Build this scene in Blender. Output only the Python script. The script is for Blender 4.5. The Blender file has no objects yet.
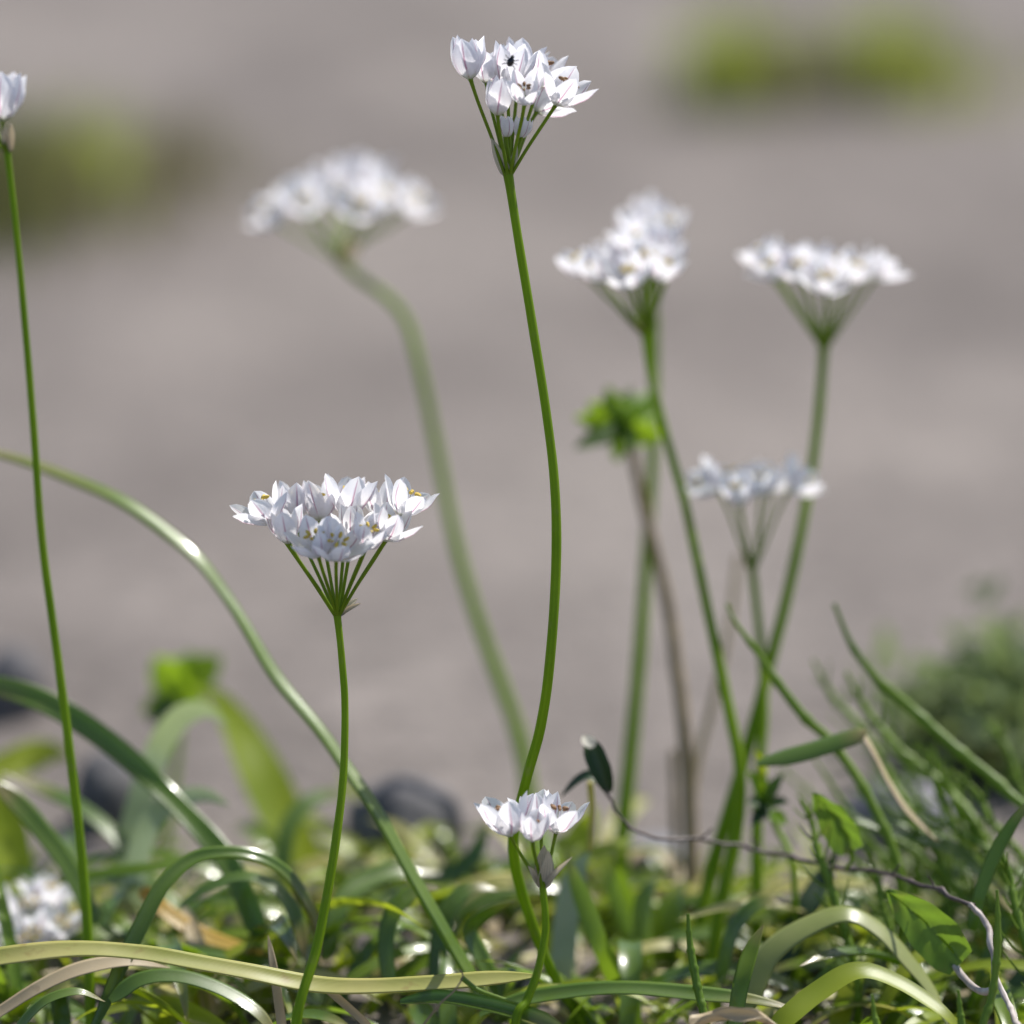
import bpy, math, random
from mathutils import Vector, Quaternion, noise
random.seed(11)
R = math.radians
S = bpy.context.scene

# ------------------------------------------------------------------ camera
PITCH, CAM_H, FOCAL, SENSOR, FOCUS = R(13.0), 0.377, 100.0, 24.0, 1.05
cam_d = bpy.data.cameras.new('camera'); cam = bpy.data.objects.new('camera', cam_d)
S.collection.objects.link(cam); S.camera = cam
cam.location = (0, 0, CAM_H); cam.rotation_euler = (math.pi/2 - PITCH, 0, 0)
cam_d.lens, cam_d.sensor_width, cam_d.sensor_fit = FOCAL, SENSOR, 'HORIZONTAL'
cam_d.clip_start, cam_d.clip_end = 0.02, 500
cam_d.dof.use_dof = True; cam_d.dof.focus_distance = FOCUS; cam_d.dof.aperture_fstop = 2.9
cam_d.dof.aperture_blades = 0
W = SENSOR / FOCAL
CX, CF, CU = Vector((1, 0, 0)), Vector((0, math.cos(PITCH), -math.sin(PITCH))), Vector((0, math.sin(PITCH), math.cos(PITCH)))
C0 = Vector((0, 0, CAM_H))
def P(px, py, d):                      # where a traced point stands: depth d metres in front of the lens
    return C0 + CF*d + CX*((px-512)/1024*W*d) + CU*((512-py)/1024*W*d)
MPP = W*FOCUS/1024                     # metres per pixel in the plane of focus

# ------------------------------------------------------------------ light
SUN_EL, SUN_AZ = R(53), R(44)
w = bpy.data.worlds.new('World'); S.world = w; w.use_nodes = True
nt = w.node_tree; bg = nt.nodes['Background']
sky = nt.nodes.new('ShaderNodeTexSky'); sky.sky_type = 'NISHITA'; sky.sun_disc = False
sky.sun_elevation, sky.sun_rotation = SUN_EL, SUN_AZ
nt.links.new(sky.outputs[0], bg.inputs[0]); bg.inputs[1].default_value = 0.105
sd = Vector((math.sin(SUN_AZ)*math.cos(SUN_EL), math.cos(SUN_AZ)*math.cos(SUN_EL), math.sin(SUN_EL)))
sl = bpy.data.lights.new('sun', 'SUN'); sl.energy, sl.angle, sl.color = 4.5, R(0.5), (1, 0.96, 0.90)
so = bpy.data.objects.new('sun', sl); S.collection.objects.link(so); so.rotation_mode = 'QUATERNION'
so.rotation_quaternion = sd.to_track_quat('Z', 'Y')
S.view_settings.view_transform = 'Standard'; S.view_settings.look = 'None'
S.view_settings.exposure = 0.42; S.view_settings.gamma = 1.0; S.view_settings.use_curve_mapping = False
S.render.engine = 'CYCLES'; S.cycles.use_denoising = True
S.cycles.max_bounces = 10; S.cycles.transmission_bounces = 8; S.cycles.sample_clamp_indirect = 6

# ------------------------------------------------------------------ materials
def new_mat(name):
    m = bpy.data.materials.new(name); m.use_nodes = True; n = m.node_tree; n.nodes.clear()
    return m, n, n.nodes.new('ShaderNodeOutputMaterial')
def nd(n, t, **k):
    x = n.nodes.new(t)
    for a, b in k.items(): setattr(x, a, b)
    return x
def ramp(n, fac, stops):
    r = nd(n, 'ShaderNodeValToRGB'); e = r.color_ramp.elements
    while len(e) < len(stops): e.new(0.5)
    for el, (p, c) in zip(e, stops): el.position = p; el.color = (*c, 1)
    n.links.new(fac, r.inputs[0]); return r.outputs[0]
def math_(n, op, a, b=None, c=None):
    x = nd(n, 'ShaderNodeMath', operation=op)
    for i, v in enumerate((a, b, c)):
        if v is None: continue
        if isinstance(v, (int, float)): x.inputs[i].default_value = v
        else: n.links.new(v, x.inputs[i])
    return x.outputs[0]
def mixc(n, f, a, b, mode='MIX'):
    x = nd(n, 'ShaderNodeMix', data_type='RGBA', blend_type=mode)
    for s, v in ((0, f), (6, a), (7, b)):
        if isinstance(v, (int, float)): x.inputs[s].default_value = v
        elif isinstance(v, tuple): x.inputs[s].default_value = (*v, 1)
        else: n.links.new(v, x.inputs[s])
    return x.outputs[2]

def leafy(name, c0, c1, trans=0.3, tcol=None, rough=0.32, stripes=14, spec=0.5, tip=None, blotch=None, coat=0.0):
    """green tissue: two tones mottled along the blade, fine lengthwise veins, light passing through"""
    m, n, out = new_mat(name)
    uv = nd(n, 'ShaderNodeUVMap'); sep = nd(n, 'ShaderNodeSeparateXYZ'); n.links.new(uv.outputs[0], sep.inputs[0])
    geo = nd(n, 'ShaderNodeTexCoord'); oi = nd(n, 'ShaderNodeObjectInfo')
    nz = nd(n, 'ShaderNodeTexNoise'); nz.inputs['Scale'].default_value = 55; nz.inputs['Detail'].default_value = 4
    n.links.new(geo.outputs['Object'], nz.inputs['Vector'])
    f = math_(n, 'ADD', math_(n, 'MULTIPLY', nz.outputs[0], 0.9), math_(n, 'MULTIPLY', oi.outputs['Random'], 0.35))
    col = ramp(n, f, [(0.3, c0), (0.85, c1)])
    st = math_(n, 'SINE', math_(n, 'MULTIPLY', sep.outputs[0], stripes*6.283))
    st = math_(n, 'MULTIPLY_ADD', st, 0.12, 0.94)
    comb = nd(n, 'ShaderNodeCombineColor')
    for i in range(3): n.links.new(st, comb.inputs[i])
    col = mixc(n, 1.0, col, comb.outputs[0], 'MULTIPLY')
    if tip:                                               # dry tip
        nz3 = nd(n, 'ShaderNodeTexNoise'); nz3.inputs['Scale'].default_value = 120
        n.links.new(geo.outputs['Object'], nz3.inputs['Vector'])
        tf = math_(n, 'ADD', sep.outputs[1], math_(n, 'MULTIPLY_ADD', nz3.outputs[0], 0.3, -0.15))
        mr = nd(n, 'ShaderNodeMapRange'); mr.inputs[1].default_value = 0.72; mr.inputs[2].default_value = 0.95
        n.links.new(tf, mr.inputs[0]); col = mixc(n, mr.outputs[0], col, tip)
    if blotch:
        nz2 = nd(n, 'ShaderNodeTexNoise'); nz2.inputs['Scale'].default_value = 210; nz2.inputs['Detail'].default_value = 3
        n.links.new(geo.outputs['Object'], nz2.inputs['Vector'])
        mr = nd(n, 'ShaderNodeMapRange'); mr.inputs[1].default_value = 0.6; mr.inputs[2].default_value = 0.72
        n.links.new(nz2.outputs[0], mr.inputs[0]); col = mixc(n, math_(n, 'MULTIPLY', mr.outputs[0], 0.55), col, blotch)
    p = nd(n, 'ShaderNodeBsdfPrincipled'); n.links.new(col, p.inputs['Base Color'])
    p.inputs['Roughness'].default_value = rough; p.inputs['Specular IOR Level'].default_value = spec
    p.inputs['Coat Weight'].default_value = coat; p.inputs['Coat Roughness'].default_value = 0.11
    bp = nd(n, 'ShaderNodeBump'); bp.inputs['Strength'].default_value = 0.25; bp.inputs['Distance'].default_value = 0.0003
    n.links.new(math_(n, 'ADD', st, math_(n, 'MULTIPLY', nz.outputs[0], 0.8)), bp.inputs['Height']); n.links.new(bp.outputs[0], p.inputs['Normal'])
    t = nd(n, 'ShaderNodeBsdfTranslucent')
    if tcol: n.links.new(mixc(n, 0.35, tcol, col), t.inputs[0])
    else: n.links.new(col, t.inputs[0])
    mx = nd(n, 'ShaderNodeMixShader'); mx.inputs[0].default_value = trans
    n.links.new(p.outputs[0], mx.inputs[1]); n.links.new(t.outputs[0], mx.inputs[2]); n.links.new(mx.outputs[0], out.inputs[0])
    return m

def petal_mat(name):
    m, n, out = new_mat(name)
    uv = nd(n, 'ShaderNodeUVMap'); sep = nd(n, 'ShaderNodeSeparateXYZ'); n.links.new(uv.outputs[0], sep.inputs[0])
    u = math_(n, 'ABSOLUTE', math_(n, 'SUBTRACT', sep.outputs[0], 0.5)); v = sep.outputs[1]
    tc = nd(n, 'ShaderNodeTexCoord'); nz = nd(n, 'ShaderNodeTexNoise'); nz.inputs['Scale'].default_value = 260
    n.links.new(tc.outputs['Object'], nz.inputs['Vector'])
    wv = math_(n, 'MULTIPLY_ADD', nz.outputs[0], 0.07, 0.024)        # vein half-width, wavering
    mr = nd(n, 'ShaderNodeMapRange'); n.links.new(u, mr.inputs[0])
    mr.inputs[1].default_value = 0.0; n.links.new(wv, mr.inputs[2]); mr.inputs[3].default_value = 1; mr.inputs[4].default_value = 0
    fade = ramp(n, v, [(0.0, (.5,)*3), (0.35, (1,)*3), (0.8, (.75,)*3), (1.0, (.25,)*3)])
    geo = nd(n, 'ShaderNodeNewGeometry')
    vein = math_(n, 'MULTIPLY', math_(n, 'MULTIPLY', mr.outputs[0], fade), 0.95)
    body = ramp(n, nz.outputs[0], [(0.3, (0.86, 0.855, 0.89)), (0.7, (0.92, 0.91, 0.925))])
    col = mixc(n, vein, body, (0.44, 0.13, 0.27))
    base = ramp(n, v, [(0.0, (.55,)*3), (0.16, (0,)*3)])
    col = mixc(n, base, col, (0.66, 0.70, 0.45))
    p = nd(n, 'ShaderNodeBsdfPrincipled'); n.links.new(col, p.inputs['Base Color'])
    p.inputs['Roughness'].default_value = 0.55; p.inputs['Specular IOR Level'].default_value = 0.3
    rib = math_(n, 'SINE', math_(n, 'MULTIPLY', sep.outputs[0], 70))
    bp = nd(n, 'ShaderNodeBump'); bp.inputs['Strength'].default_value = 0.2; bp.inputs['Distance'].default_value = 0.0002
    n.links.new(rib, bp.inputs['Height']); n.links.new(bp.outputs[0], p.inputs['Normal'])
    t = nd(n, 'ShaderNodeBsdfTranslucent'); n.links.new(col, t.inputs[0])
    mx = nd(n, 'ShaderNodeMixShader'); mx.inputs[0].default_value = 0.6
    n.links.new(p.outputs[0], mx.inputs[1]); n.links.new(t.outputs[0], mx.inputs[2]); n.links.new(mx.outputs[0], out.inputs[0])
    return m

def plain(name, c0, c1, rough=0.6, scale=300, bump=0.0):
    m, n, out = new_mat(name)
    tc = nd(n, 'ShaderNodeTexCoord'); nz = nd(n, 'ShaderNodeTexNoise'); nz.inputs['Scale'].default_value = scale; nz.inputs['Detail'].default_value = 5
    n.links.new(tc.outputs['Object'], nz.inputs['Vector'])
    p = nd(n, 'ShaderNodeBsdfPrincipled'); n.links.new(ramp(n, nz.outputs[0], [(0.3, c0), (0.7, c1)]), p.inputs['Base Color'])
    p.inputs['Roughness'].default_value = rough
    if bump:
        bp = nd(n, 'ShaderNodeBump'); bp.inputs['Strength'].default_value = 0.6; bp.inputs['Distance'].default_value = bump
        n.links.new(nz.outputs[0], bp.inputs['Height']); n.links.new(bp.outputs[0], p.inputs['Normal'])
    n.links.new(p.outputs[0], out.inputs[0]); return m

def ground_mat():
    m, n, out = new_mat('dry_sand')
    tc = nd(n, 'ShaderNodeTexCoord'); mp = nd(n, 'ShaderNodeMapping'); n.links.new(tc.outputs['Object'], mp.inputs[0])
    mp.inputs['Scale'].default_value = (1.0, 0.55, 1); mp.inputs['Rotation'].default_value = (0, 0, R(9))
    a = nd(n, 'ShaderNodeTexNoise'); a.inputs['Scale'].default_value = 4.2; a.inputs['Detail'].default_value = 5; a.inputs['Roughness'].default_value = .6; n.links.new(mp.outputs[0], a.inputs['Vector'])
    b = nd(n, 'ShaderNodeTexNoise'); b.inputs['Scale'].default_value = 90; b.inputs['Detail'].default_value = 6; n.links.new(tc.outputs['Object'], b.inputs['Vector'])
    c = nd(n, 'ShaderNodeTexVoronoi'); c.inputs['Scale'].default_value = 220; n.links.new(tc.outputs['Object'], c.inputs['Vector'])
    col = ramp(n, a.outputs[0], [(0.30, (0.138, 0.119, 0.107)), (0.5, (0.197, 0.171, 0.154)), (0.70, (0.262, 0.230, 0.205))])
    a2 = nd(n, 'ShaderNodeTexNoise'); a2.inputs['Scale'].default_value = 19; a2.inputs['Detail'].default_value = 3; n.links.new(mp.outputs[0], a2.inputs['Vector'])
    col = mixc(n, 1.0, col, ramp(n, a2.outputs[0], [(0.32, (.89, .89, .89)), (0.66, (1.08, 1.08, 1.08))]), 'MULTIPLY')
    grain = ramp(n, b.outputs[0], [(0.3, (.72,)*3), (0.7, (1.12,)*3)])
    col = mixc(n, 1.0, col, grain, 'MULTIPLY')
    
    p = nd(n, 'ShaderNodeBsdfPrincipled'); n.links.new(col, p.inputs['Base Color']); p.inputs['Roughness'].default_value = 0.9
    p.inputs['Specular IOR Level'].default_value = 0.15
    bp = nd(n, 'ShaderNodeBump'); bp.inputs['Strength'].default_value = 0.7; bp.inputs['Distance'].default_value = 0.004
    n.links.new(math_(n, 'ADD', b.outputs[0], math_(n, 'MULTIPLY', c.outputs[0], 0.5)), bp.inputs['Height']); n.links.new(bp.outputs[0], p.inputs['Normal'])
    n.links.new(p.outputs[0], out.inputs[0]); return m

M = {
 'petal': petal_mat('white_petal'),
 'stem': leafy('garlic_stem', (0.165, 0.285, 0.006), (0.265, 0.40, 0.014), 0.42, (0.38, 0.55, 0.008), rough=0.45, stripes=7, spec=0.25, blotch=(0.26, 0.27, 0.07)),
 'pedicel': leafy('flower_stalk_green', (0.15, 0.25, 0.008), (0.23, 0.33, 0.018), 0.35, (0.30, 0.44, 0.012), rough=0.45, stripes=4, spec=0.25),
 'leaf': leafy('blue_green_leaf', (0.082, 0.160, 0.02), (0.16, 0.25, 0.032), 0.42, (0.28, 0.44, 0.015), 0.3, spec=0.7, coat=.5, tip=(0.32, 0.26, 0.10)),
 'leaf_mid': leafy('mid_green_leaf', (0.125, 0.22, 0.012), (0.23, 0.325, 0.026), 0.46, (0.28, 0.44, 0.02), 0.32, spec=0.6, coat=.45, tip=(0.35, 0.30, 0.10)),
 'leaf_yellow': leafy('yellow_green_leaf', (0.20, 0.29, 0.016), (0.36, 0.42, 0.03), 0.48, (0.52, 0.62, 0.03), 0.36),
 'cream': leafy('fading_cream_leaf', (0.34, 0.38, 0.07), (0.62, 0.55, 0.22), 0.36, (0.6, 0.6, 0.12), 0.36, coat=.3, blotch=(0.33, 0.22, 0.08)),
 'straw': leafy('dry_straw', (0.42, 0.32, 0.18), (0.66, 0.55, 0.36), 0.35, None, 0.5, blotch=(0.24, 0.16, 0.09)),
 'amber': leafy('amber_dying_leaf', (0.50, 0.33, 0.04), (0.66, 0.52, 0.12), 0.45, (0.8, 0.52, 0.06), 0.4),
 'broad': leafy('broad_leaf', (0.07, 0.16, 0.014), (0.12, 0.22, 0.03), 0.45, (0.24, 0.38, 0.03), 0.45, stripes=3, blotch=(0.20, 0.16, 0.05)),
 'weed': leafy('weed_leaf', (0.09, 0.21, 0.012), (0.18, 0.32, 0.02), 0.5, (0.46, 0.66, 0.02), 0.5, stripes=3),
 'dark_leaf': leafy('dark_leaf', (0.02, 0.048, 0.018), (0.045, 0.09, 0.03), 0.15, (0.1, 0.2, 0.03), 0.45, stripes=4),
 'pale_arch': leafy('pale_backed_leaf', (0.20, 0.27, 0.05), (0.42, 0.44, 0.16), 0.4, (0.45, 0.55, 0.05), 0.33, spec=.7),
 'shaded_weed': leafy('shaded_weed_leaf', (0.045, 0.10, 0.014), (0.09, 0.165, 0.025), 0.35, (0.16, 0.28, 0.02), 0.5, stripes=3),  # darker copy of the weed leaf, shade painted into the tuft's front leaves
 'glossy': leafy('glossy_pale_sheen_leaf', (0.24, 0.31, 0.17), (0.40, 0.46, 0.30), 0.45, (0.42, 0.52, 0.2), 0.25, spec=1.0, coat=.6),  # pale tone is waxy bloom plus sheen painted into the colour
 'horsetail': leafy('horsetail_green', (0.13, 0.24, 0.014), (0.24, 0.36, 0.03), 0.38, None, 0.45, stripes=5),
 'far_grass': leafy('far_grass', (0.27, 0.32, 0.08), (0.42, 0.45, 0.14), 0.5, (0.5, 0.6, 0.03), 0.5, stripes=2),
 'dry_grass': leafy('dry_grass', (0.20, 0.18, 0.09), (0.33, 0.28, 0.15), 0.3, None, 0.6, stripes=2),
 'papery': leafy('papery_bract', (0.66, 0.58, 0.45), (0.82, 0.77, 0.66), 0.6, None, 0.5, stripes=6),
 'brown_stalk': plain('brown_stalk', (0.16, 0.115, 0.06), (0.30, 0.22, 0.12), 0.6),
 'twig': plain('purple_brown_twig', (0.05, 0.032, 0.032), (0.15, 0.11, 0.095), 0.5, 260),
 'pale_twig': plain('pale_grey_twig', (0.30, 0.24, 0.21), (0.58, 0.52, 0.47), 0.55, 260),
 'anther': plain('yellow_anther', (0.55, 0.36, 0.04), (0.72, 0.55, 0.10), 0.7, 1500),
 'old_anther': plain('brown_anther', (0.16, 0.08, 0.04), (0.34, 0.19, 0.08), 0.7, 1500),
 'filament': plain('white_filament', (0.8, 0.78, 0.8), (0.85, 0.83, 0.85), 0.5),
 'ovary': plain('green_ovary', (0.14, 0.24, 0.05), (0.25, 0.34, 0.10), 0.4, 900),
 'rock': plain('dark_basalt', (0.05, 0.05, 0.058), (0.16, 0.15, 0.15), 0.85, 140, 0.003),
 'grey_rock': plain('grey_stone', (0.15, 0.145, 0.16), (0.25, 0.24, 0.25), 0.8, 60, 0.003),
 'beetle': plain('black_shell', (0.006, 0.006, 0.008), (0.02, 0.018, 0.018), 0.25),
 'olive_grass': leafy('olive_grass', (0.11, 0.135, 0.04), (0.19, 0.20, 0.07), 0.3, (0.2, 0.22, 0.05), 0.5, stripes=2),
 'ground': ground_mat(),
}

# ------------------------------------------------------------------ mesh helpers
class MB:
    def __init__(s): s.v, s.f, s.uv, s.mi = [], [], [], []
    def grid(s, rows, uvs, close_u=False, mi=0):
        o = len(s.v); nu = len(rows[0])
        for r, ur in zip(rows, uvs): s.v += [tuple(p) for p in r]; s.uv += ur
        for i in range(len(rows)-1):
            for j in range(nu if close_u else nu-1):
                k = (j+1) % nu
                s.f.append((o+i*nu+j, o+i*nu+k, o+(i+1)*nu+k, o+(i+1)*nu+j)); s.mi.append(mi)
    def build(s, name, mats, parent=None):
        me = bpy.data.meshes.new(name); org = Vector((0, 0, 0))
        if parent is not None: org = worldloc(parent)
        else:
            zs = min(p[2] for p in s.v); n_ = len(s.v)
            org = Vector((sum(p[0] for p in s.v)/n_, sum(p[1] for p in s.v)/n_, zs))
        me.from_pydata([(p[0]-org[0], p[1]-org[1], p[2]-org[2]) for p in s.v], [], s.f)
        l = me.uv_layers.new(name='UVMap')
        for lp in me.loops: l.data[lp.index].uv = s.uv[lp.vertex_index]
        for m in (mats if isinstance(mats, (list, tuple)) else [mats]): me.materials.append(M[m])
        for p, k in zip(me.polygons, s.mi): p.use_smooth = True; p.material_index = k
        o = bpy.data.objects.new(name, me); S.collection.objects.link(o)
        if parent is not None: o.parent = parent
        else: o.location = org
        ORG[o.name] = org
        return o
ORG = {}
def worldloc(o): return ORG[o.name]
def empty(name, loc):
    o = bpy.data.objects.new(name, None); S.collection.objects.link(o); o.location = loc; o.empty_display_size = 0.01
    ORG[o.name] = Vector(loc); return o
def tag(o, label, cat, group=None, kind=None):
    o['label'] = label; o['category'] = cat
    if group: o['group'] = group
    if kind: o['kind'] = kind
    return o
def spline(pts, n):
    pts = [Vector(p) for p in pts]
    if len(pts) == 2: return [pts[0].lerp(pts[1], i/n) for i in range(n+1)]
    e = [2*pts[0]-pts[1]] + pts + [2*pts[-1]-pts[-2]]
    L = [0]
    for a, b in zip(pts, pts[1:]): L.append(L[-1] + (b-a).length)
    out = []; k = 0
    for i in range(n+1):
        s = L[-1]*i/n
        while k < len(pts)-2 and s > L[k+1]: k += 1
        t = (s-L[k])/max(1e-9, L[k+1]-L[k]); p0, p1, p2, p3 = e[k:k+4]
        out.append(0.5*((2*p1)+(p2-p0)*t+(2*p0-5*p1+4*p2-p3)*t*t+(3*p1-p0-3*p2+p3)*t**3))
    return out
def frames(c, hint, at=None):
    n = len(c); T = [(c[min(i+1, n-1)]-c[max(i-1, 0)]).normalized() for i in range(n)]
    if at is None: at = min(range(n), key=lambda i: abs(T[i].dot(hint)))
    N = [None]*n
    v = hint - T[at]*hint.dot(T[at]); N[at] = v.normalized()
    for r in (range(at+1, n), range(at-1, -1, -1)):
        prev = at
        for i in r:
            N[i] = (T[prev].rotation_difference(T[i])) @ N[prev]; N[i] = (N[i]-T[i]*N[i].dot(T[i])).normalized(); prev = i
    return T, N
def tube(mb, pts, rad, sides=10, n=24, mi=0, wob=0.0):
    c = spline(pts, n); T, N = frames(c, Vector((0.1, -1, 0.2)).normalized())
    rows, uvs = [], []
    sd_ = random.random()*50
    for i, p in enumerate(c):
        t = i/n; r = rad(t) if callable(rad) else rad
        B = T[i].cross(N[i])
        row = []
        for j in range(sides):
            a = 2*math.pi*j/sides
            q = r*(1 + wob*noise.noise(Vector((math.cos(a)*1.3+sd_, math.sin(a)*1.3, t*n*0.35))))
            row.append(p + N[i]*math.cos(a)*q + B*math.sin(a)*q)
        rows.append(row); uvs.append([(j/sides, t) for j in range(sides)])
    mb.grid(rows, uvs, True, mi)
    for ends, p in ((rows[0], c[0]), (rows[-1], c[-1])):
        o = len(mb.v); mb.v += [tuple(q) for q in ends] + [tuple(p)]; mb.uv += [(0.5, 0)]*(sides+1)
        for j in range(sides): mb.f.append((o+j, o+(j+1) % sides, o+sides)); mb.mi.append(mi)
def strap(mb, pts, wid, hint=(0, -0.75, 0.66), gut=0.35, th=0.22, n=40, twist=0.0, mi=0, taper=(0.08, 0.45), wavy=0.0):
    """fleshy ribbon leaf, crescent in section; wid = half-width in metres at its broadest"""
    c = spline(pts, n); T, N = frames(c, Vector(hint).normalized())
    up = 7; rows, uvs = [], []; ph = random.random()*9; kl = sum((c[i+1]-c[i]).length for i in range(n))/0.024
    for i, p in enumerate(c):
        t = i/n
        k = (min(1, (t+0.02)/taper[0])**0.5 if taper[0] > 0 else 1)
        if taper[1] > 0 and t > 1-taper[1]: k *= max(0.03, math.cos((t-1+taper[1])/taper[1]*math.pi/2)**0.8)
        h = wid*k*(1 + .16*noise.noise(Vector((t*kl, ph*3, 1.7))))
        tw = twist*t + wavy*math.sin(ph + t*9) + .30*noise.noise(Vector((t*kl*.8, ph*5, 4.1)))
        p = p + N[i]*wid*.35*noise.noise(Vector((t*kl, ph*2, 8.3)))
        Ni = Quaternion(T[i], tw) @ N[i]; B = T[i].cross(Ni)
        row, ur = [], []
        for j in range(up+1):
            u = -1 + 2*j/up; row.append(p + B*u*h*(1-0.12*gut) + Ni*(gut*h*u*u)); ur.append(((u+1)/2, t))
        for j in (range(1, up) if th else ()):
            u = 1 - 2*j/up; row.append(p + B*u*h*(1-0.12*gut) + Ni*(gut*h*u*u - th*h*(1-u*u) - 0.00012)); ur.append(((u+1)/2, t))
        rows.append(row); uvs.append(ur)
    mb.grid(rows, uvs, bool(th), mi)
def blade(mb, base, head, elev0, elev1, L, wid, n=9, mi=0):
    """grass blade: single thin folded ribbon rising from base and arching over towards head (an azimuth)"""
    hd = Vector((math.cos(head), math.sin(head), 0)); sidev = Vector((-hd.y, hd.x, 0)); p = Vector(base); rows, uvs = [], []
    for i in range(n+1):
        t = i/n; e = elev0 + (elev1-elev0)*t; d = hd*math.cos(e) + Vector((0, 0, 1))*math.sin(e); nn = sidev.cross(d)
        h = wid*(1-t**2.2)+0.00005
        rows.append([p - sidev*h + nn*h*0.25*-1, p + nn*h*0.25, p + sidev*h - nn*h*0.25]); uvs.append([(0, t), (0.5, t), (1, t)])
        p = p + d*(L/n)
        if p.z < 0.002: p.z = 0.002
    mb.grid(rows, uvs, False, mi)
def ellipsoid(mb, c, ax, r, l, mi=0, seg=8, ring=6):
    ax = ax.normalized(); a = ax.orthogonal().normalized(); b = ax.cross(a); rows, uvs = [], []
    for i in range(ring+1):
        th_ = math.pi*i/ring; rr = math.sin(th_)*r+1e-6
        rows.append([c + ax*(-math.cos(th_)*l) + (a*math.cos(2*math.pi*j/seg)+b*math.sin(2*math.pi*j/seg))*rr for j in range(seg)])
        uvs.append([(j/seg, i/ring) for j in range(seg)])
    mb.grid(rows, uvs, True, mi)
def petal(mb, base, ax, a, b, phi, L, wh, ta, tb, cup, nu=8, nv=10, mi=0, bend=0.0, tipc=1.1):
    e = a*math.cos(phi) + b*math.sin(phi); s = ax.cross(e)
    p = base + e*0.0006; rows, uvs = [], []
    for i in range(nv+1):
        t = i/nv; th_ = ta + (tb-ta)*(t**0.8); th_ += max(0, t-.72)*tipc; d = e*math.sin(th_) + ax*math.cos(th_); inn = -e*math.cos(th_) + ax*math.sin(th_)
        q = 0.09 + 0.91*t; h = wh*max(0.012, math.sin(math.pi*q**1.10)**0.56)
        row, ur = [], []
        for j in range(nu+1):
            u = -1 + 2*j/nu
            row.append(p + s*(u*h + bend*t*t*L) + inn*(cup*h*abs(u)**1.7 + 0.07*h*math.cos(u*8 + t*5) + .05*h*math.sin(t*11+u*2+phi*3))); ur.append((j/nu, t))
        rows.append(row); uvs.append(ur); p = p + d*(L/nv)
    mb.grid(rows, uvs, False, mi)

# ------------------------------------------------------------------ setting: dry sandy ground
def ground():
    mb = MB(); xs = []; ys = []
    def axis(lo, hi, fine_lo, fine_hi, st):
        out = []; x = fine_lo
        while x <= fine_hi: out.append(x); x += st
        s = st; x = fine_hi
        while x < hi: s *= 1.5; x += s; out.append(min(x, hi))
        s = st; x = fine_lo
        while x > lo: s *= 1.5; x -= s; out.insert(0, max(x, lo))
        return out
    xs = axis(-90, 90, -0.8, 0.8, 0.03); ys = axis(-20, 160, 0.6, 4.6, 0.03); rows, uvs = [], []
    for y in ys:
        row = []
        for x in xs:
            k = max(0.0, min(1, (y-1.25)/0.5))
            z = 0.0 + k*(0.016*noise.noise(Vector((x*2.3, y*1.6, 3))) + 0.007*noise.noise(Vector((x*7, y*5, 9))))
            row.append((x, y, z))
        rows.append(row); uvs.append([(x*0.1, y*0.1) for x in xs])
    mb.grid(rows, uvs); o = mb.build('ground', 'ground'); o['kind'] = 'structure'
    o['label'] = 'dry greyish sandy ground behind and beneath the plants'
ground()

# ------------------------------------------------------------------ stones
def on_ground(px, py):                 # where the line through a traced point meets the ground
    c = P(px, py, 1.0); c = C0 + (c-C0)*(CAM_H/(CAM_H-c.z)); c.z = 0; return c
def stone(px, py, w_, h_, dep, mat, label, seed):
    c = on_ground(px, py) + Vector((0, dep*.7, 0))
    mb = MB(); rows, uvs = [], []; ring, seg = 18, 28
    for i in range(ring+1):
        a = math.pi*i/ring; row = []
        for j in range(seg):
            b = 2*math.pi*j/seg; v = Vector((math.sin(a)*math.cos(b), math.sin(a)*math.sin(b), -math.cos(a)))
            k = 1 + 0.13*noise.noise(v*1.3+Vector((seed, 0, 0))) + 0.05*noise.noise(v*4+Vector((seed, 5, 0)))
            row.append((c.x + v.x*w_*k, c.y + v.y*dep*k, c.z + h_*0.35 + v.z*h_*0.72*k))
        rows.append(row); uvs.append([(j/seg, i/ring) for j in range(seg)])
    mb.grid(rows, uvs, True); tag(mb.build('stone', mat), label, 'stone')
stone(402, 866, 0.0175, 0.021, 0.018, 'rock', 'rounded dark stone on the sand behind the long arching leaf', 1)
stone(10, 722, 0.0105, 0.021, 0.013, 'rock', 'small blackish stone on the sand at the edge, above the thick arching leaf', 4)
stone(103, 832, 0.010, 0.020, 0.012, 'rock', 'dark bluish stone half hidden behind the glossy curled leaves', 8)
stone(900, 850, 0.016, 0.017, 0.014, 'grey_rock', 'grey stone half hidden behind the thin horsetail stems', 12)
stone(655, 872, 0.012, 0.008, 0.010, 'grey_rock', 'small grey stone on the sand behind the dark curved twig', 15)

# ------------------------------------------------------------------ far tufts and shrub
def tuft(px, py, rx, ry, n, L, label, mats=('far_grass', 'dry_grass'), dry=0.25):
    c = on_ground(px, py)
    t = empty('grass_tuft', c); tag(t, label, 'grass tuft', 'grass tufts far off on the sand')
    g = MB(); dr = MB()
    for i in range(n):
        gx, gy = random.gauss(0, .5), random.gauss(0, .5); k = math.exp(-(gx*gx+gy*gy)*.9); x, y = c.x+rx*gx, c.y+ry*gy
        blade(dr if random.random() < dry + .25*(1-k) else g, (x, y, 0.0), random.random()*6.283, R(random.uniform(66, 90)), R(random.uniform(30, 80)), L*random.uniform(0.5, 1.1)*(.35+.65*k), random.uniform(0.0012, 0.0028), 6)
    g.build('foliage', mats[0], t); dr.build('dry_foliage', mats[1], t)
tuft(738, 104, 0.045, 0.06, 190, 0.085, 'blurred green grass tuft far off on the sand, beside the browner patch')
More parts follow.
